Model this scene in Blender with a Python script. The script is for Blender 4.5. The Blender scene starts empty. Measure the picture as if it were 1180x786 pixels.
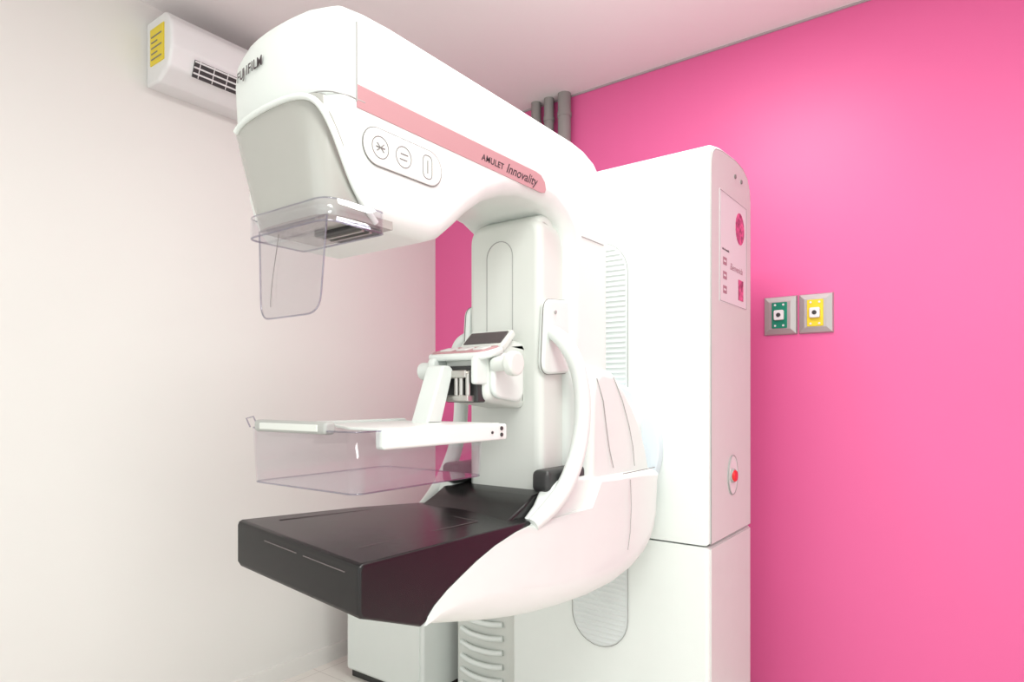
import bpy, bmesh, math
from mathutils import Vector, Matrix
R=math.radians
scene=bpy.context.scene
try:
    scene.view_settings.view_transform='Standard'
except Exception: pass
FL=-0.075; CE=2.60; WX=-2.46; WY=2.62; EX=2.1

# ------------------------------------------------------------ materials
def mat(name,col,rough=.4,metal=0,spec=.5,coat=0,noise=0,nscale=20,bump=0,bscale=200):
    m=bpy.data.materials.new(name); m.use_nodes=True
    nt=m.node_tree; b=nt.nodes['Principled BSDF']
    b.inputs['Base Color'].default_value=(*col,1); b.inputs['Roughness'].default_value=rough
    b.inputs['Metallic'].default_value=metal; b.inputs['Specular IOR Level'].default_value=spec
    b.inputs['Coat Weight'].default_value=coat
    tc=nt.nodes.new('ShaderNodeTexCoord')
    if noise:
        n=nt.nodes.new('ShaderNodeTexNoise'); n.inputs['Scale'].default_value=nscale; n.inputs['Detail'].default_value=4
        r=nt.nodes.new('ShaderNodeValToRGB')
        r.color_ramp.elements[0].position=.3; r.color_ramp.elements[1].position=.7
        r.color_ramp.elements[0].color=tuple(c*(1-noise) for c in col)+(1,)
        r.color_ramp.elements[1].color=tuple(min(1,c*(1+noise)) for c in col)+(1,)
        nt.links.new(tc.outputs['Object'],n.inputs['Vector']); nt.links.new(n.outputs['Fac'],r.inputs[0]); nt.links.new(r.outputs[0],b.inputs['Base Color'])
    if bump:
        n=nt.nodes.new('ShaderNodeTexNoise'); n.inputs['Scale'].default_value=bscale
        bp=nt.nodes.new('ShaderNodeBump'); bp.inputs['Strength'].default_value=bump; bp.inputs['Distance'].default_value=.002
        nt.links.new(tc.outputs['Object'],n.inputs['Vector']); nt.links.new(n.outputs['Fac'],bp.inputs['Height']); nt.links.new(bp.outputs[0],b.inputs['Normal'])
    return m
def clear(name,tint,base=.04,edge=.55):
    m=bpy.data.materials.new(name); m.use_nodes=True; nt=m.node_tree; nt.nodes.clear()
    o=nt.nodes.new('ShaderNodeOutputMaterial'); mx=nt.nodes.new('ShaderNodeMixShader')
    t=nt.nodes.new('ShaderNodeBsdfTransparent'); t.inputs[0].default_value=(*tint,1)
    g=nt.nodes.new('ShaderNodeBsdfGlossy'); g.inputs['Roughness'].default_value=.04; g.inputs[0].default_value=(.95,.95,.97,1)
    lw=nt.nodes.new('ShaderNodeLayerWeight'); lw.inputs['Blend'].default_value=.5
    p=nt.nodes.new('ShaderNodeMath'); p.operation='POWER'; p.inputs[1].default_value=4
    ml=nt.nodes.new('ShaderNodeMath'); ml.operation='MULTIPLY_ADD'; ml.inputs[1].default_value=edge; ml.inputs[2].default_value=base
    nt.links.new(lw.outputs['Facing'],p.inputs[0]); nt.links.new(p.outputs[0],ml.inputs[0]); nt.links.new(ml.outputs[0],mx.inputs[0])
    nt.links.new(t.outputs[0],mx.inputs[1]); nt.links.new(g.outputs[0],mx.inputs[2]); nt.links.new(mx.outputs[0],o.inputs[0])
    return m
M_white=mat('white_plastic',(.735,.775,.745),.32,noise=.006)
M_white2=mat('warm_white_plastic',(.68,.705,.665),.4,noise=.006)
M_side=mat('ivory_panel',(.64,.665,.635),.45,noise=.008)
M_cool=mat('cool_vent_plastic',(.66,.70,.69),.45)
M_seam=mat('seam_grey',(.20,.19,.18),.6)
M_seaml=mat('seam_light',(.36,.36,.35),.6)
M_band=mat('rose_band',(.50,.27,.285),.35)
M_text=mat('dark_print',(.05,.035,.04),.5)
M_grey=mat('warm_grey_cover',(.38,.38,.35),.14,coat=.6)
M_black=mat('carbon_black',(.009,.0078,.008),.27,spec=.42)
M_dark=mat('dark_plastic',(.03,.03,.03),.4)
M_metal=mat('brushed_steel',(.55,.53,.50),.3,metal=.9)
M_mark=mat('mark_grey',(.13,.11,.11),.5)
M_screen=mat('display_dark',(.07,.06,.06),.15)
M_greyp=mat('light_grey_plastic',(.40,.41,.39),.4)
M_clear=clear('clear_acrylic',(.955,.95,.96))
M_edge=clear('acrylic_edge',(.70,.70,.76),.12,.5)
M_shield=clear('face_shield_acrylic',(.88,.87,.88),.12,.5)
M_red=mat('red_button',(.75,.02,.02),.3)
M_paper=mat('poster_paper',(.74,.72,.73),.6)
M_mag=mat('magenta_print',(.55,.09,.22),.6,noise=.7,nscale=60)
M_magd=mat('print_grey_pink',(.40,.22,.26),.6)
M_yel=mat('yellow_plastic',(.80,.62,.02),.4)
M_grn=mat('green_plastic',(.0,.22,.13),.4)
M_plate=mat('steel_plate',(.48,.46,.45),.35,metal=.5)
M_pipe=mat('pipe_grey',(.28,.26,.25),.6)
M_pink=mat('pink_wall_paint',(.75,.122,.325),.45,noise=.02,nscale=1.5,bump=.05,bscale=250)
M_wall=mat('white_wall_paint',(.765,.755,.725),.7,noise=.015,nscale=1.5,bump=.05,bscale=250)
M_ceil=mat('ceiling_paint',(.82,.79,.785),.8)
M_ac=mat('ac_plastic',(.78,.78,.78),.4)
M_disc=mat('cool_white_disc',(.66,.71,.76),.4)

M_floor=bpy.data.materials.new('floor_tile'); M_floor.use_nodes=True
nt=M_floor.node_tree; b=nt.nodes['Principled BSDF']; b.inputs['Roughness'].default_value=.25
tc=nt.nodes.new('ShaderNodeTexCoord'); br=nt.nodes.new('ShaderNodeTexBrick'); br.offset=0
br.inputs['Color1'].default_value=(.78,.75,.70,1); br.inputs['Color2'].default_value=(.77,.74,.69,1); br.inputs['Mortar'].default_value=(.60,.57,.53,1)
br.inputs['Scale'].default_value=1; br.inputs['Brick Width'].default_value=.6; br.inputs['Row Height'].default_value=.6; br.inputs['Mortar Size'].default_value=.002
nt.links.new(tc.outputs['Object'],br.inputs['Vector']); nt.links.new(br.outputs[0],b.inputs['Base Color'])

# ------------------------------------------------------------ helpers
def empty(name,loc=(0,0,0)):
    e=bpy.data.objects.new(name,None); scene.collection.objects.link(e); e.location=loc; return e
def finish(bm,name,m,parent=None,smooth=True,wn=True,angle=32):
    bmesh.ops.recalc_face_normals(bm,faces=bm.faces)
    me=bpy.data.meshes.new(name); bm.to_mesh(me); bm.free()
    me.materials.append(m)
    ob=bpy.data.objects.new(name,me); scene.collection.objects.link(ob)
    if smooth:
        me.shade_smooth(); me.set_sharp_from_angle(angle=R(angle))
        if wn:
            w=ob.modifiers.new('wn','WEIGHTED_NORMAL'); w.keep_sharp=True
    if parent: ob.parent=parent
    return ob
def rpoly(pts,rad,n=6):
    out=[]; N=len(pts)
    for i in range(N):
        p=Vector(pts[i]); a=Vector(pts[i-1]); c=Vector(pts[(i+1)%N])
        r=rad[i] if isinstance(rad,(list,tuple)) else rad
        if r<=0: out.append((p.x,p.y)); continue
        d1=(a-p).normalized(); d2=(c-p).normalized()
        ang=d1.angle(d2); t=min(r/math.tan(ang/2),(a-p).length*.49,(c-p).length*.49)
        p1=p+d1*t; p2=p+d2*t
        for k in range(n+1):
            s=k/n; q=(1-s)**2*p1+2*s*(1-s)*p+s*s*p2
            out.append((q.x,q.y))
    return out
def pillow(name,prof,x0,x1,r,m,parent,axis='X',n=6,nmid=1,mult=None,xf=None,rin=None,wn=True,angle=32):
    N=len(prof); P=[Vector(p) for p in prof]
    area=sum(P[i-1].x*P[i].y-P[i].x*P[i-1].y for i in range(N))
    sg=1 if area>0 else -1
    nor=[]
    for i in range(N):
        e1=(P[i]-P[i-1]); e2=(P[(i+1)%N]-P[i])
        if e1.length<1e-9: e1=e2
        if e2.length<1e-9: e2=e1
        n1=Vector((-e1.y,e1.x)).normalized()*sg; n2=Vector((-e2.y,e2.x)).normalized()*sg
        b=(n1+n2)
        if b.length<1e-6: b=n1.copy()
        b.normalize(); b=b/max(.5,b.dot(n1)); nor.append(b)
    rin=r if rin is None else rin
    if r>0:
        st=[(x0+r*(1-math.cos(math.pi/2*k/n)), rin*(1-math.sin(math.pi/2*k/n))) for k in range(n+1)]
        mid=[(x0+r+(x1-x0-2*r)*k/nmid,0) for k in range(1,nmid)]
        st=st+mid+[(x1-(s[0]-x0),s[1]) for s in reversed(st)]
    else:
        st=[(x0+(x1-x0)*k/nmid,0) for k in range(nmid+1)]
    bm=bmesh.new(); rings=[]
    for (x,ins) in st:
        ring=[]
        for i in range(N):
            k=ins*(mult[i] if mult else 1); q=P[i]+nor[i]*k
            co={'X':(x,q.x,q.y),'Y':(q.x,x,q.y),'Z':(q.x,q.y,x)}[axis]
            if xf: co=xf(*co)
            ring.append(bm.verts.new(co))
        rings.append(ring)
    for a,b2 in zip(rings[:-1],rings[1:]):
        for i in range(N):
            j=(i+1)%N; bm.faces.new((a[i],a[j],b2[j],b2[i]))
    bm.faces.new(rings[0]); bm.faces.new(list(reversed(rings[-1])))
    return finish(bm,name,m,parent,wn=wn,angle=angle)
def rbox(name,x0,x1,y0,y1,z0,z1,r,m,parent,axis='X',rc=None,xf=None,n=4):
    rc=r*1.5 if rc is None else rc
    lo,hi={'X':((y0,z0),(y1,z1)),'Y':((x0,z0),(x1,z1)),'Z':((x0,y0),(x1,y1))}[axis]
    pr=rpoly([lo,(hi[0],lo[1]),hi,(lo[0],hi[1])],rc,n=5) if rc>0 else [lo,(hi[0],lo[1]),hi,(lo[0],hi[1])]
    a,b={'X':(x0,x1),'Y':(y0,y1),'Z':(z0,z1)}[axis]
    return pillow(name,pr,a,b,r,m,parent,axis=axis,n=n,xf=xf)
def tube(name,pts,r,m,parent,cyclic=False,res=4,smooth=False,radii=None):
    cu=bpy.data.curves.new(name,'CURVE'); cu.dimensions='3D'; cu.bevel_depth=r; cu.bevel_resolution=res; cu.use_fill_caps=True
    if smooth:
        sp=cu.splines.new('NURBS'); sp.points.add(len(pts)-1); sp.order_u=4; sp.use_endpoint_u=not cyclic; cu.resolution_u=8
    else:
        sp=cu.splines.new('POLY'); sp.points.add(len(pts)-1)
    for i,p in enumerate(pts):
        sp.points[i].co=(*p,1)
        if radii: sp.points[i].radius=radii[i]
    sp.use_cyclic_u=cyclic
    cu.materials.append(m); ob=bpy.data.objects.new(name,cu); scene.collection.objects.link(ob); ob.parent=parent; return ob
def cyl(name,c,r,h,axis,m,parent,seg=32,bev=.003):
    cc={'X':(c[1],c[2]),'Y':(c[0],c[2]),'Z':(c[0],c[1])}[axis]; ce={'X':c[0],'Y':c[1],'Z':c[2]}[axis]
    pr=[(cc[0]+r*math.cos(2*math.pi*k/seg),cc[1]+r*math.sin(2*math.pi*k/seg)) for k in range(seg)]
    return pillow(name,pr,ce-h/2,ce+h/2,bev,m,parent,axis=axis,n=3)
def text(name,s,loc,rot,size,m,parent,shear=0,spacing=1,bold=0):
    cu=bpy.data.curves.new(name,'FONT'); cu.body=s; cu.size=size; cu.shear=shear; cu.extrude=.0002; cu.space_character=spacing; cu.offset=bold
    cu.materials.append(m); o=bpy.data.objects.new(name,cu); scene.collection.objects.link(o); o.location=loc; o.rotation_euler=rot; o.parent=parent; return o
def ellipse(cu,cv,ru,rv,n=32): return [(cu+ru*math.cos(2*math.pi*k/n),cv+rv*math.sin(2*math.pi*k/n)) for k in range(n)]
def sst(a,b,x):
    t=max(0,min(1,(x-a)/(b-a))); return t*t*(3-2*t)

# ------------------------------------------------------------ room
def plainbox(name,x0,x1,y0,y1,z0,z1,m):
    bm=bmesh.new(); bmesh.ops.create_cube(bm,size=1)
    for v in bm.verts:
        v.co=((x0+x1)/2+v.co.x*(x1-x0),(y0+y1)/2+v.co.y*(y1-y0),(z0+z1)/2+v.co.z*(z1-z0))
    return finish(bm,name,m,None,smooth=False)
plainbox('wall_left',WX-.1,WX,-2.2,WY+.1,FL-.1,CE+.1,M_wall)
plainbox('wall_back',WX,EX,WY,WY+.1,FL-.1,CE+.1,M_pink)
plainbox('light_blocker_right',EX,EX+.1,1.3,WY+.1,FL-.1,CE+.1,M_wall)  # unseen partial wall, added to shade the right end of the pink wall
plainbox('floor',WX-.1,EX+.1,-2.2,WY+.1,FL-.1,FL,M_floor)
plainbox('ceiling',WX-.1,EX+.1,-2.2,WY+.1,CE,CE+.1,M_ceil)
plainbox('baseboard_left',WX,WX+.012,-2.2,WY,FL,0.0,M_wall)
plainbox('baseboard_back',WX+.012,EX,WY-.012,WY,FL,0.0,M_wall)
plainbox('ceiling_shadow_line',WX,EX,WY-.006,WY,CE-.008,CE,mat('shadow_gap',(.40,.33,.35),.8))  # thin dark strip, a shadow line painted where wall meets ceiling

# ------------------------------------------------------------ machine
MM=empty('mammography_machine',(-1.0,1.9,FL))
XC=-1.0
colp=[(1.85,.722),(1.85,1.86),(1.858,1.893),(1.885,1.914),(1.95,1.928),(2.10,1.938),(2.18,1.932),(2.232,1.912),(2.258,1.875),(2.267,1.83),(2.267,.722)]
pillow('gantry_upper_body',colp,-1.36,-.643,.014,M_white,MM,n=4)
pillow('gantry_lower_body',[(1.85,FL),(1.85,.717),(2.267,.717),(2.267,FL)],-1.36,-.643,.014,M_white,MM,n=4)
sk=[(1.862,.726),(1.862,1.855),(1.875,1.888),(1.90,1.905),(1.96,1.916),(2.10,1.926),(2.172,1.92),(2.222,1.902),(2.247,1.868),(2.255,1.83),(2.255,.726)]
pillow('gantry_side_panel',sk,-.645,-.6405,.002,M_side,MM,n=2)
tube('gantry_side_panel_outline',[(-.6415,p[0],p[1]) for p in sk],.0013,M_seaml,MM,cyclic=True)
pillow('gantry_side_panel_low',[(1.862,FL+.01),(1.862,.713),(2.255,.713),(2.255,FL+.01)],-.645,-.6405,.002,M_side,MM,n=2)
def stad(x0,x1,z0,z1,n=14):
    r=(x1-x0)/2; c=(x0+x1)/2
    return [(c+r*math.cos(math.pi+math.pi*k/n),z0+r+r*math.sin(math.pi+math.pi*k/n)) for k in range(n+1)]+[(c+r*math.cos(math.pi*k/n),z1-r+r*math.sin(math.pi*k/n)) for k in range(n+1)]
pillow('vent_track',stad(-1.105,-.905,.35,1.66),1.846,1.853,.002,M_cool,MM,axis='Y',n=2)
bm=bmesh.new()
z=.365
while z<1.65:
    r=.1; hw=r
    if z<.45: hw=math.sqrt(max(0,r*r-(.45-z)**2))
    if z>1.56: hw=math.sqrt(max(0,r*r-(z-1.56)**2))
    hw-=.006
    if hw>.01:
        vs=[bm.verts.new(p) for p in [(-1.005-hw,1.846,z-.0055),(-1.005+hw,1.846,z-.0055),(-1.005+hw,1.8437,z),(-1.005-hw,1.8437,z),(-1.005+hw,1.846,z+.0055),(-1.005-hw,1.846,z+.0055)]]
        bm.faces.new((vs[0],vs[1],vs[2],vs[3])); bm.faces.new((vs[3],vs[2],vs[4],vs[5]))
    z+=.0165
finish(bm,'vent_ribs',M_cool,MM,smooth=False)
tube('vent_outline',[(p[0],1.846,p[1]) for p in stad(-1.107,-.903,.348,1.662)],.0011,M_seaml,MM,cyclic=True)
for i,(y,zz) in enumerate([(2.084,1.872),(2.149,1.872),(1.90,.05)]):
    cyl('screw_%d'%i,(-.640,y,zz),.007,.006,'X',M_seam,MM,seg=16,bev=.001)
pillow('stop_button_recess',ellipse(2.057,.913,.045,.062),-.642,-.637,.003,M_white,MM,n=2)
tube('stop_button_rim',[(-.6375,p[0],p[1]) for p in ellipse(2.057,.913,.045,.062)],.002,M_seaml,MM,cyclic=True)
cyl('stop_button_collar',(-.634,2.045,.912),.022,.012,'X',M_greyp,MM)
cyl('stop_button',(-.627,2.040,.912),.018,.012,'X',M_red,MM,bev=.005)
XP=-.6395
rbox('notice_sheet',-.641,XP,1.932,2.206,1.453,1.797,.0005,M_paper,MM,rc=.004)
tube('notice_border',[(XP,1.935,1.456),(XP,2.203,1.456),(XP,2.203,1.794),(XP,1.935,1.794)],.0014,M_seaml,MM,cyclic=True)
pillow('notice_emblem',ellipse(2.132,1.712,.046,.052),XP-.0005,XP+.0008,0,M_mag,MM)
for i,zz in enumerate((1.582,1.538,1.494)):
    rbox('notice_tag_%d'%i,XP-.0005,XP+.0008,1.962,1.998,zz-.012,zz+.012,.0002,M_magd,MM,rc=.002)
    rbox('notice_tagtext_%d'%i,XP,XP+.0012,1.968,1.990,zz-.003,zz+.003,.0002,M_paper,MM,rc=0)
rbox('notice_code',XP-.0005,XP+.0008,2.115,2.168,1.478,1.545,.0002,M_mag,MM,rc=.001)
text('notice_script','Bienvenida',(XP+.0004,2.03,1.565),(R(90),0,R(90)),.03,M_magd,MM,shear=.3)
text('notice_title','sala de estudio',(XP+.0004,1.955,1.615),(R(90),0,R(90)),.011,M_text,MM)

# C-arm
arm=[(.725,1.463),(.90,1.463),(.935,1.476),(.975,1.508),(1.018,1.545),(1.075,1.585),(1.139,1.613),(1.21,1.632),(1.278,1.638),(1.33,1.632),(1.377,1.612),(1.405,1.585),(1.418,1.545),(1.42,1.50),
     (1.42,.92),(1.626,.92),(1.626,1.62),(1.623,1.68),(1.611,1.733),(1.585,1.782),(1.545,1.812),(1.49,1.828),(1.43,1.833),(1.2,1.834),(.80,1.838),(.745,1.837),(.705,1.831),(.682,1.816),(.670,1.79),(.666,1.75),(.666,1.64),(.668,1.585),(.674,1.54),(.688,1.50),(.705,1.475)]
BW=.022; RA=.034; XL=-1.162
def bow(x,y,z):
    t=min(1,abs((x-XC)/.155)); f=1-sst(.66,.80,y)
    g=sst(1.60,1.66,z)
    dz=-.010*sst(.55,1.0,t)*(1-sst(.68,.95,y))*sst(1.70,1.80,z)
    return (x,y-BW*(1-t*t)*f*g+.02*(1-g)*f,z+dz)
pillow('c_arm_body',arm,XL,-.85,RA,M_white,MM,n=8,nmid=8,xf=bow)
def frontpt(x,z,off=.002):
    e=min(x-XL,-.85-x); ins=0
    if e<RA: ins=RA*(1-math.sqrt(max(0,1-(1-e/RA)**2)))
    t=min(1,abs((x-XC)/.155))
    return (x,.666+ins-BW*(1-t*t)-off,z)
seam=[frontpt(XL+.0005+(-.85-XL-.0005)*k/30,1.664,.0005) for k in range(31)]+[(-.8495,.73,1.664)]
tube('cap_seam_front',seam,.0013,M_seaml,MM)
tube('cap_seam_side',[(-.8495,.712,1.795),(-.8495,.712,1.66)],.0013,M_seaml,MM)
tube('arm_seam_side',[(-.8495,1.465,1.585),(-.8495,1.585,1.585)],.0013,M_seaml,MM)
bandp=[(.712,1.650),(1.272,1.650),(1.288,1.654),(1.293,1.664),(1.288,1.680),(1.272,1.692),(1.25,1.695),(.712,1.690)]
pillow('rose_band',bandp,-.8515,-.8487,.001,M_band,MM,n=2)
text('band_lettering','AMULET',(-.8484,1.045,1.662),(R(90),0,R(90)),.019,M_text,MM,shear=.2,spacing=1.1,bold=.0003)
text('band_script','Innovality',(-.8484,1.130,1.660),(R(90),0,R(90)),.031,M_text,MM,shear=.45,bold=.0002)
def rr(u0,u1,v0,v1,r,n=8): return rpoly([(u0,v0),(u1,v0),(u1,v1),(u0,v1)],r,n)
def swap(pr,y0): return [(y0+p[1],p[0]) for p in pr]
cp=swap(stad(1.564,1.630,0,.196),.724)
pillow('side_control_panel',cp,-.853,-.8465,.003,M_white,MM,n=3)
tube('control_panel_rim',[(-.8485,p[0],p[1]) for p in cp],.0011,M_seam,MM,cyclic=True)
for i,(y,ru,rv) in enumerate([(.762,.019,.019),(.818,.019,.019),(.880,.012,.022)]):
    tube('control_icon_%d'%i,[(-.8463,p[0],p[1]) for p in (ellipse(y,1.597,ru,rv,24) if i<2 else rr(y-ru,y+ru,1.597-rv,1.597+rv,.011))],.0008,M_seam,MM,cyclic=True)
tube('control_arrow_0',[(-.846,.752,1.597),(-.846,.772,1.597)],.0011,M_seam,MM); tube('control_arrow_1',[(-.846,.754,1.604),(-.846,.762,1.597),(-.846,.754,1.590)],.0009,M_seam,MM)
tube('control_arrow_1b',[(-.846,.770,1.604),(-.846,.762,1.597),(-.846,.770,1.590)],.0009,M_seam,MM)
tube('control_arrow_2',[(-.846,.810,1.602),(-.846,.828,1.602)],.0009,M_seam,MM); tube('control_arrow_3',[(-.846,.808,1.592),(-.846,.826,1.592)],.0009,M_seam,MM)
tube('control_arrow_4',[(-.846,.880,1.585),(-.846,.880,1.609)],.0009,M_seam,MM)
xx=-1.118
for i,chh in enumerate('FUJIFILM'):
    q0=frontpt(xx,1.745); q1=frontpt(xx+.012,1.745)
    an=math.atan2(q1[1]-q0[1],q1[0]-q0[0])
    text('front_letter_%d'%i,chh,(xx,frontpt(xx,1.745,.0025)[1],1.745),(R(90),0,an),.025,M_text,MM,bold=.0003)
    xx+={'F':.0135,'U':.016,'J':.012,'I':.0075,'L':.012,'M':.018}[chh]

# tapered collimator cover
bm=bmesh.new(); rings=[]
NZ=12; NA=24
for k in range(NZ+1):
    t=k/NZ; z=1.662-.200*t
    xl=-1.142+.070*t**1.2; xr=-.866+.010*t
    yf=.642+.012*t; yb=.80
    hw=(xr-xl)/2; xc=(xl+xr)/2; ring=[]
    for j in range(NA+1):
        a=math.pi+math.pi*j/NA
        ca,sa=math.cos(a),math.sin(a)
        x=xc+hw*math.copysign(abs(ca)**.35,ca); y=.735+(.735-yf)*math.copysign(abs(sa)**.45,sa)
        ring.append(bm.verts.new((x,y,z)))
    ring.append(bm.verts.new((xr,yb,z))); ring.append(bm.verts.new((xl,yb,z)))
    rings.append(ring)
for a,b2 in zip(rings[:-1],rings[1:]):
    n=len(a)
    for i in range(n): bm.faces.new((a[i],a[(i+1)%n],b2[(i+1)%n],b2[i]))
bm.faces.new(rings[0]); bm.faces.new(rings[-1])
finish(bm,'collimator_cover',M_grey,MM)
arch=[(-1.105,.645,1.648),(-1.08,.641,1.660),(-1.0,.640,1.666),(-.92,.642,1.664),(-.875,.646,1.650),(-.858,.658,1.62),(-.851,.675,1.58),(-.850,.695,1.535),(-.851,.72,1.495),(-.856,.76,1.466)]
tube('cover_rim',arch,.0055,M_white,MM,smooth=True)
rbox('beam_aperture',-.99,-.872,.73,.79,1.455,1.464,.002,M_dark,MM,axis='Z')
for i in range(2): rbox('aperture_slat_%d'%i,-.985,-.876,.745+i*.018,.751+i*.018,1.452,1.457,.001,M_metal,MM,rc=0)
def wallring(name,pr,z0,z1,m,t=.003,floor=False,taper=0):
    bm=bmesh.new(); n=len(pr); cx=sum(p[0] for p in pr)/n; cy=sum(p[1] for p in pr)/n
    a=[bm.verts.new((p[0],p[1],z0)) for p in pr]
    b=[bm.verts.new((cx+(p[0]-cx)*(1+taper),cy+(p[1]-cy)*(1+taper),z1)) for p in pr]
    for i in range(n): bm.faces.new((a[i],a[(i+1)%n],b[(i+1)%n],b[i]))
    if floor: bm.faces.new(a)
    ob=finish(bm,name,m,MM,wn=False)
    so=ob.modifiers.new('s','SOLIDIFY'); so.thickness=t; so.offset=0
    return ob
col=rpoly([(-1.076,.646),(-.845,.646),(-.845,.77),(-1.076,.77)],[.03,.03,.01,.01],5)
wallring('shield_collar',col,1.447,1.484,M_clear,.003)
tube('collar_edge_top',[(p[0],p[1],1.484) for p in col],.0013,M_edge,MM,cyclic=True)
tube('collar_edge_low',[(p[0],p[1],1.447) for p in col],.0018,M_edge,MM,cyclic=True)
fs=rpoly([(-1.064,1.462),(-.868,1.462),(-.884,1.300),(-1.056,1.300)],[.002,.002,.035,.035],6)
def fsx(x,y,z): return (x,y+.008*((x+.965)/.09)**2,z)
pillow('face_shield',fs,.655,.658,.0008,M_shield,MM,axis='Y',n=2,xf=fsx)
tube('face_shield_edge',[fsx(p[0],.6565,p[1]) for p in fs],.0016,M_edge,MM,cyclic=True)
tube('shield_wire',[(-.995,.66,1.447),(-1.01,.665,1.41),(-1.02,.66,1.36),(-1.015,.657,1.32)],.0007,M_seam,MM,smooth=True)

# inner compression column
ic=rpoly([(-1.117,.86),(-.882,.86),(-.882,1.618),(-1.117,1.618)],[0,0,.05,.05],8)
pillow('compression_column',ic,1.318,1.50,.022,M_white2,MM,axis='Y',n=6)
pillow('column_top_cap',rpoly([(1.325,1.55),(1.46,1.55),(1.46,1.60),(1.37,1.635),(1.325,1.615)],[0,0,.02,.03,.02],5),-1.09,-.89,.02,M_white2,MM,n=4)
tube('column_slot_outline',[(p[0],1.3175,p[1]) for p in stad(-1.052,-.968,1.20,1.565)],.0012,M_seaml,MM,cyclic=True)
for sgn,nm in ((1,'right'),(-1,'left')):
    def mx(x,s=sgn): return XC+(x-XC)*s
    pl=rpoly([(1.305,1.215),(1.448,1.225),(1.458,1.415),(1.32,1.405)],.035,8)
    a,b2=sorted((mx(-.886),mx(-.866)))
    pillow('handle_plate_'+nm,pl,a,b2,.008,M_white,MM,n=3)
    tube('handle_plate_rim_'+nm,[(mx(-.8745),p[0],p[1]) for p in pl],.0014,M_seam,MM,cyclic=True)
    for q,(yy,zz) in enumerate([(1.36,1.375),(1.425,1.25)]): cyl('plate_screw_%s_%d'%(nm,q),(mx(-.865),yy,zz),.005,.004,'X',M_seaml,MM,seg=12,bev=.001)
    H=[(-.872,1.345,1.325),(-.845,1.335,1.318),(-.815,1.345,1.285),(-.803,1.375,1.225),(-.80,1.388,1.15),(-.80,1.380,1.07),(-.802,1.352,1.00),(-.806,1.315,.945),(-.815,1.265,.90),(-.825,1.20,.868)]
    tube('handle_'+nm,[(mx(x),y,zz) for x,y,zz in H],.0205,M_white,MM,smooth=True,res=8,radii=[.8,.95,1,1,1,1,1,1.05,1.05,.8])
    fin=[(1.15,.84),(1.20,.872),(1.25,.905),(1.285,.945),(1.31,.958),(1.40,.958),(1.56,.957),(1.56,.84)]
    a,b2=sorted((mx(-.862),mx(-.816)))
    pillow('shell_fin_'+nm,fin,a,b2,.012,M_white,MM,n=4)
    a,b2=sorted((mx(-.878),mx(-.828)))
    rbox('handle_socket_'+nm,a,b2,1.27,1.45,.93,.985,.012,M_dark,MM)

# rear drum + lower shell
def wid(x,y,z):
    k=1+.30*sst(1.10,1.62,y); return (XC+(x-XC)*k,y,z)
dr=[(1.44,.90),(1.44,1.16),(1.45,1.215),(1.49,1.245),(1.56,1.235),(1.63,1.185),(1.69,1.13),(1.735,1.075),(1.77,1.01),(1.795,.94),(1.80,.90)]
pillow('pivot_drum',dr,-1.155,-.845,.03,M_white,MM,n=6,xf=wid)
sh=[(1.22,.872),(1.42,.880),(1.45,.957),(1.55,.957),(1.68,.957),(1.80,.952),(1.818,.93),(1.828,.88),(1.828,.815),(1.815,.765),(1.785,.722),(1.73,.686),(1.65,.660),(1.55,.645),(1.45,.639),(1.37,.640),(1.30,.643),(1.235,.648),(1.17,.657),(1.10,.670),(1.03,.686),(.95,.706),(.89,.722),(.845,.734),
    (.862,.752),(.88,.768),(.915,.788),(.954,.805),(1.005,.826),(1.066,.846),(1.14,.862)]
ml=[0,0,.2,.25,.3,.35,.6]+[.8,.9]+[1]*10+[1,.9,.7,.4,.1]+[0]*7
pillow('lower_shell',sh,-1.173,-.827,.060,M_white,MM,n=12,mult=ml,xf=wid,rin=.075)
tube('shell_seam_top',[wid(-.8265,y,.9545) for y in (1.56,1.66,1.76)],.0012,M_seam,MM)
tube('shell_seam_vertical',[wid(-.8262,y,zz) for y,zz in ((1.60,.935),(1.605,.86),(1.598,.79),(1.585,.745))],.001,M_seaml,MM)
tube('drum_seam',[wid(-.8445,y,zz) for y,zz in ((1.47,1.21),(1.50,1.15),(1.515,1.08),(1.53,1.02),(1.55,.97))],.0012,M_seaml,MM)
tube('drum_seam_b',[wid(-.8445,y,zz) for y,zz in ((1.55,1.215),(1.60,1.15),(1.64,1.08),(1.665,1.02),(1.675,.965))],.0009,M_seaml,MM)
cyl('pivot_disc',(-1.0,1.832,1.0),.215,.035,'Y',M_disc,MM,seg=64)
rbox('pivot_housing',-1.16,-.84,1.60,1.85,.80,1.12,.03,M_white,MM,axis='Y')

# detector table
tb=[(.70,.80),(.70,.872),(.703,.879),(.71,.882),(1.0,.880),(1.34,.876),(1.40,.86),(1.40,.80),(1.0,.80),(.945,.784),(.905,.764),(.87,.745),(.845,.737),(.72,.785),(.706,.790)]
def shear(x,y,z): return (x,y,z+.034*((-.83-x)/.37)*(1-sst(.75,1.35,y)))
pillow('detector_table',tb,-1.198,-.829,.006,M_black,MM,n=3,xf=lambda x,y,z:shear(x+( .028*sst(.9,1.25,y)*max(0,min(1,(-.83-x)/.37))),y,z))
lip=[(1.12,.872),(1.17,.885),(1.22,.905),(1.26,.925),(1.34,.93),(1.34,.86),(1.12,.86)]
pillow('table_rear_lip',lip,-1.155,-.862,.008,M_black,MM,n=3)
ZT=.8815
def mark(name,pts,r=.0008): tube(name,[shear(*p) for p in pts],r,M_mark,MM)
mark('field_mark_right',[(-.905,.765,ZT),(-.905,1.10,ZT)])
mark('field_mark_back',[(-.905,1.10,ZT),(-1.15,1.10,ZT)])
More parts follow.
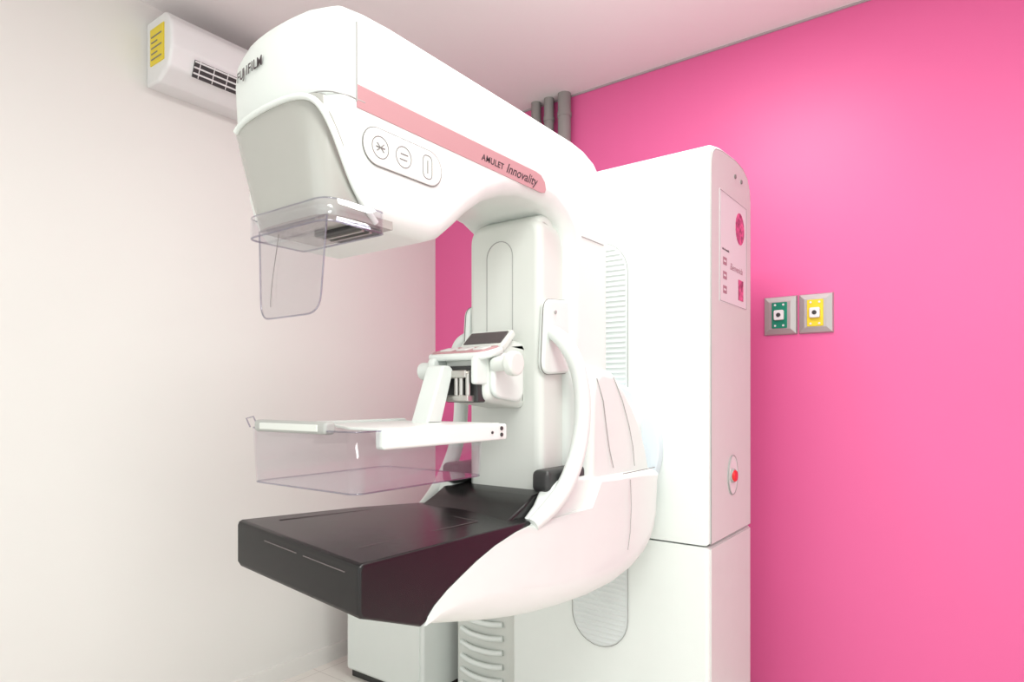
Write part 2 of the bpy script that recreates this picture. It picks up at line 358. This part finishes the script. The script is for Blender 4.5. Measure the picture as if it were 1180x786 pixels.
mark('field_mark_left',[(-1.15,.765,ZT),(-1.15,1.10,ZT)])
mark('front_mark_0',[(-1.10,.6995,.862),(-1.0,.6995,.862)],.0010)
mark('front_mark_1',[(-.98,.6995,.862),(-.865,.6995,.862)],.0010)

# compression paddle
tray=rpoly([(-1.175,.722),(-.866,.722),(-.866,1.075),(-1.175,1.075)],[.022,.022,.03,.03],5)
wallring('paddle_tray',tray,.992,1.100,M_clear,.003,floor=True,taper=.03)
tube('tray_edge_low',[(p[0],p[1],.992) for p in tray],.0016,M_edge,MM,cyclic=True)
cx=sum(p[0] for p in tray)/len(tray); cy=sum(p[1] for p in tray)/len(tray)
tt=[(cx+(p[0]-cx)*1.03,cy+(p[1]-cy)*1.03,1.10) for p in tray]
tube('tray_edge_top',tt,.0016,M_edge,MM,cyclic=True)
tube('tray_guard_left',[(-1.186,.722,1.10),(-1.19,.716,1.118),(-1.165,.716,1.122),(-1.15,.716,1.105)],.0016,M_edge,MM)
rbox('paddle_front_bar',-1.158,-.935,.712,.738,1.093,1.116,.006,M_greyp,MM,axis='X')
rbox('paddle_front_bar_pad',-1.135,-.955,.7095,.714,1.098,1.111,.002,M_white2,MM,axis='X')
rbox('paddle_left_bar',-1.178,-1.160,.74,1.13,1.100,1.108,.003,M_white,MM)
rbox('paddle_right_bar',-.876,-.852,.775,1.14,1.066,1.102,.005,M_white,MM)
pillow('paddle_frame_plate',rpoly([(-1.165,.90),(-.98,.80),(-.865,.80),(-.865,1.14),(-1.10,1.14),(-1.165,1.10)],.02,5),1.097,1.103,.002,M_white,MM,axis='Z',n=3)
for i,zz in enumerate((1.078,1.092)): cyl('paddle_pin_%d'%i,(-.851,1.118,zz),.0045,.004,'X',M_dark,MM,seg=12,bev=.001)
cyl('paddle_pin_2',(-.851,1.085,1.084),.003,.004,'X',M_dark,MM,seg=12,bev=.001)
stp=[(1.045,1.098),(1.095,1.098),(1.138,1.225),(1.125,1.235),(1.10,1.235)]
pillow('paddle_bracket',rpoly(stp,[.005,.005,.01,.01,.01],4),-1.062,-1.008,.006,M_white,MM,n=3)

# compression head
bd=rpoly([(1.165,1.150),(1.33,1.130),(1.33,1.300),(1.26,1.305),(1.16,1.265)],[.03,.02,.01,.02,.03],6)
pillow('compression_head_body',bd,-1.065,-.932,.02,M_white2,MM,n=5)
pillow('compression_head_side_cover',rpoly([(1.175,1.16),(1.30,1.145),(1.30,1.275),(1.18,1.262)],.035,8),-.936,-.918,.008,M_white,MM,n=4)
def tilt(px,py,pz,ang):
    ca,sa=math.cos(ang),math.sin(ang)
    def f(x,y,z):
        dy,dz=y-py,z-pz; return (x,py+dy*ca-dz*sa,pz+dy*sa+dz*ca)
    return f
T1=tilt(-1,1.24,1.30,R(42))
rbox('display_housing',-1.062,-.925,1.210,1.278,1.285,1.305,.006,M_white2,MM,axis='Z',xf=T1)
rbox('display_screen',-1.053,-.934,1.222,1.268,1.304,1.307,.001,M_screen,MM,axis='Z',xf=T1,rc=.004)
T2=tilt(-1,1.18,1.27,R(14))
rbox('control_ledge',-1.105,-.915,1.135,1.225,1.256,1.274,.007,M_white,MM,axis='Z',xf=T2,rc=.03)
rbox('control_ledge_trim',-1.095,-.924,1.142,1.218,1.272,1.277,.002,M_band,MM,axis='Z',xf=T2,rc=.025)
for i in range(3): rbox('ledge_key_%d'%i,-1.075+i*.052,-1.04+i*.052,1.16,1.195,1.276,1.280,.001,M_white,MM,axis='Z',xf=T2,rc=.006)
cyl('knob_neck',(-.900,1.185,1.238),.017,.05,'X',M_white2,MM)
cyl('knob_right',(-.868,1.185,1.238),.029,.026,'X',M_white2,MM,bev=.007)
cyl('knob_left',(-1.108,1.155,1.225),.022,.045,'X',M_white,MM,bev=.007)
rbox('clamp_recess',-1.045,-.945,1.148,1.18,1.148,1.235,.004,M_dark,MM)
rbox('clamp_plate',-1.035,-.965,1.128,1.155,1.205,1.224,.003,M_metal,MM)
rbox('clamp_plate_low',-1.025,-.955,1.125,1.155,1.150,1.165,.003,M_metal,MM)
for i,xx in enumerate((-1.0,-.985,-.965)): cyl('clamp_rod_%d'%i,(xx,1.138,1.185),.006,.06,'Z',M_metal,MM,seg=16,bev=.001)
rbox('clamp_cheek_left',-1.085,-1.064,1.125,1.19,1.19,1.255,.008,M_white,MM)
rbox('clamp_cheek_right',-.952,-.935,1.13,1.19,1.19,1.255,.006,M_white,MM)
cyl('clamp_pin',(-1.01,1.142,1.215),.008,.10,'X',M_metal,MM,seg=16,bev=.001)

# ribbed housing beside the gantry
rbox('cable_housing',-1.735,-1.36,1.97,2.25,FL,.58,.02,M_white2,MM)
for i in range(10):
    zz=.50-i*.055
    tube('housing_rib_%d'%i,[(-1.70,1.966,zz),(-1.66,1.955,zz-.008),(-1.60,1.952,zz-.012),(-1.53,1.955,zz-.008),(-1.49,1.966,zz)],.011,M_white,MM,smooth=True)
CB=empty('equipment_cabinet',(-2.05,2.0,FL))
rbox('cabinet_body',-2.27,-1.80,1.845,2.25,FL+.03,.52,.012,M_white,CB)
rbox('cabinet_plinth',-2.25,-1.815,1.86,2.24,FL,FL+.035,.002,M_dark,CB)
rbox('cabinet_door',-2.255,-1.815,1.838,1.848,FL+.045,.50,.003,M_white,CB,axis='Y')

# ------------------------------------------------------------ air conditioner
AC=empty('air_conditioner',(WX+.1,1.5,2.4))
ap=rpoly([(WX,2.525),(WX+.14,2.525),(WX+.185,2.48),(WX+.19,2.39),(WX+.165,2.325),(WX+.09,2.290),(WX,2.295)],[0,.02,.05,.03,.03,.03,0],6)
pillow('ac_body',ap,1.085,1.95,.012,M_ac,AC,axis='Y',n=4)
bm=bmesh.new()
bm.faces.new([bm.verts.new(p) for p in [(WX+.187,1.17,2.372),(WX+.187,1.88,2.372),(WX+.164,1.88,2.318),(WX+.164,1.17,2.318)]])
o=finish(bm,'ac_louver_opening',M_dark,AC,smooth=False); so=o.modifiers.new('s','SOLIDIFY'); so.thickness=.006; so.offset=0
for i in range(3):
    z0=2.366-i*.018; x0=WX+.189-i*.0078
    tube('ac_louver_%d'%i,[(x0,1.17,z0),(x0,1.88,z0)],.003,M_ac,AC)
for i in range(14):
    y=1.19+i*.052; tube('ac_vane_%d'%i,[(WX+.190,y,2.372),(WX+.166,y,2.318)],.0018,M_ac,AC)
rbox('ac_energy_label',WX+.04,WX+.14,1.0815,1.0855,2.355,2.485,.0003,M_yel,AC,axis='Y')
for i in range(5): rbox('ac_label_line_%d'%i,WX+.05,WX+.125-(i%2)*.03,1.0805,1.082,2.372+i*.02,2.377+i*.02,.0002,M_seam,AC,axis='Y',rc=0)

PI=empty('wall_pipes',(-1.67,WY-.04,2.3))
for i,(x,r) in enumerate([(-1.755,.024),(-1.68,.024),(-1.593,.031)]):
    cyl('pipe_%d'%i,(x,WY-.036,(CE+FL)/2),r,CE-FL,'Z',M_pipe,PI,seg=24,bev=0)
    for j,zz in enumerate((2.2,2.5)): cyl('pipe_clip_%d_%d'%(i,j),(x,WY-.036,zz),r+.003,.02,'Z',M_pipe,PI,seg=24,bev=0)

def outlet(name,x0,x1,m):
    E=empty(name,((x0+x1)/2,WY,1.475)); z0,z1=1.402,1.552; y=WY
    bm=bmesh.new(); i=.022
    a=[(x0,y-.001,z0),(x1,y-.001,z0),(x1,y-.001,z1),(x0,y-.001,z1)]
    b=[(x0+.004,y-.012,z0+.004),(x1-.004,y-.012,z0+.004),(x1-.004,y-.012,z1-.004),(x0+.004,y-.012,z1-.004)]
    c=[(x0+i,y-.022,z0+i),(x1-i,y-.022,z0+i),(x1-i,y-.022,z1-i),(x0+i,y-.022,z1-i)]
    L=[[bm.verts.new(p) for p in q] for q in (a,b,c)]
    for p,q in zip(L[:-1],L[1:]):
        for k in range(4): bm.faces.new((p[k],p[(k+1)%4],q[(k+1)%4],q[k]))
    bm.faces.new(L[2]); bm.faces.new(L[0])
    finish(bm,'plate',M_plate,E,smooth=False)
    xc=(x0+x1)/2; zc=1.477
    rbox('coloured_insert',xc-.028,xc+.028,y-.026,y-.021,zc-.050,zc+.050,.001,m,E,axis='Y',rc=.003)
    rbox('socket_block',xc-.018,xc+.018,y-.040,y-.025,zc-.019,zc+.019,.003,M_ac,E,axis='Y',rc=.006)
    cyl('socket_hole',(xc,y-.0405,zc),.008,.003,'Y',M_dark,E,seg=20,bev=0)
    for k,zz in enumerate((zc-.04,zc+.04)):
        cyl('insert_screw_%d'%k,(xc-.015,y-.027,zz),.004,.003,'Y',M_paper,E,seg=12,bev=0)
        cyl('insert_screw_b%d'%k,(xc+.015,y-.027,zz),.004,.003,'Y',M_paper,E,seg=12,bev=0)
    return E
E1=outlet('power_outlet',-.690,-.567,M_grn); E2=outlet('power_outlet.001',-.562,-.441,M_yel)

for E in (MM,CB,AC,PI,E1,E2):
    for ch in [o for o in scene.objects if o.parent==E]:
        ch.matrix_parent_inverse=Matrix.Translation(-E.location)

# ------------------------------------------------------------ lights
def area(name,loc,rot,sx,sy,p,col=(1,1,1)):
    l=bpy.data.lights.new(name,'AREA'); l.shape='RECTANGLE'; l.size=sx; l.size_y=sy; l.energy=p; l.color=col
    o=bpy.data.objects.new(name,l); scene.collection.objects.link(o); o.location=loc; o.rotation_euler=rot; return o
area('ceiling_lamp_a',(.4,.1,2.56),(0,0,0),1.1,.6,46,(.98,1,.965))
area('ceiling_lamp_b',(-.75,1.45,2.57),(0,0,0),.5,.5,24,(.98,1,.97))
w=bpy.data.worlds.new('world'); scene.world=w; w.use_nodes=True
w.node_tree.nodes['Background'].inputs[0].default_value=(.97,1,.98,1); w.node_tree.nodes['Background'].inputs[1].default_value=1.52

ca=bpy.data.cameras.new('camera'); co=bpy.data.objects.new('camera',ca); scene.collection.objects.link(co)
ca.sensor_width=36; ca.lens=735/1180*36; ca.shift_y=65/1180; ca.clip_start=.02
co.location=(0,0,1.16); co.rotation_euler=(R(90),0,R(36.35)); scene.camera=co
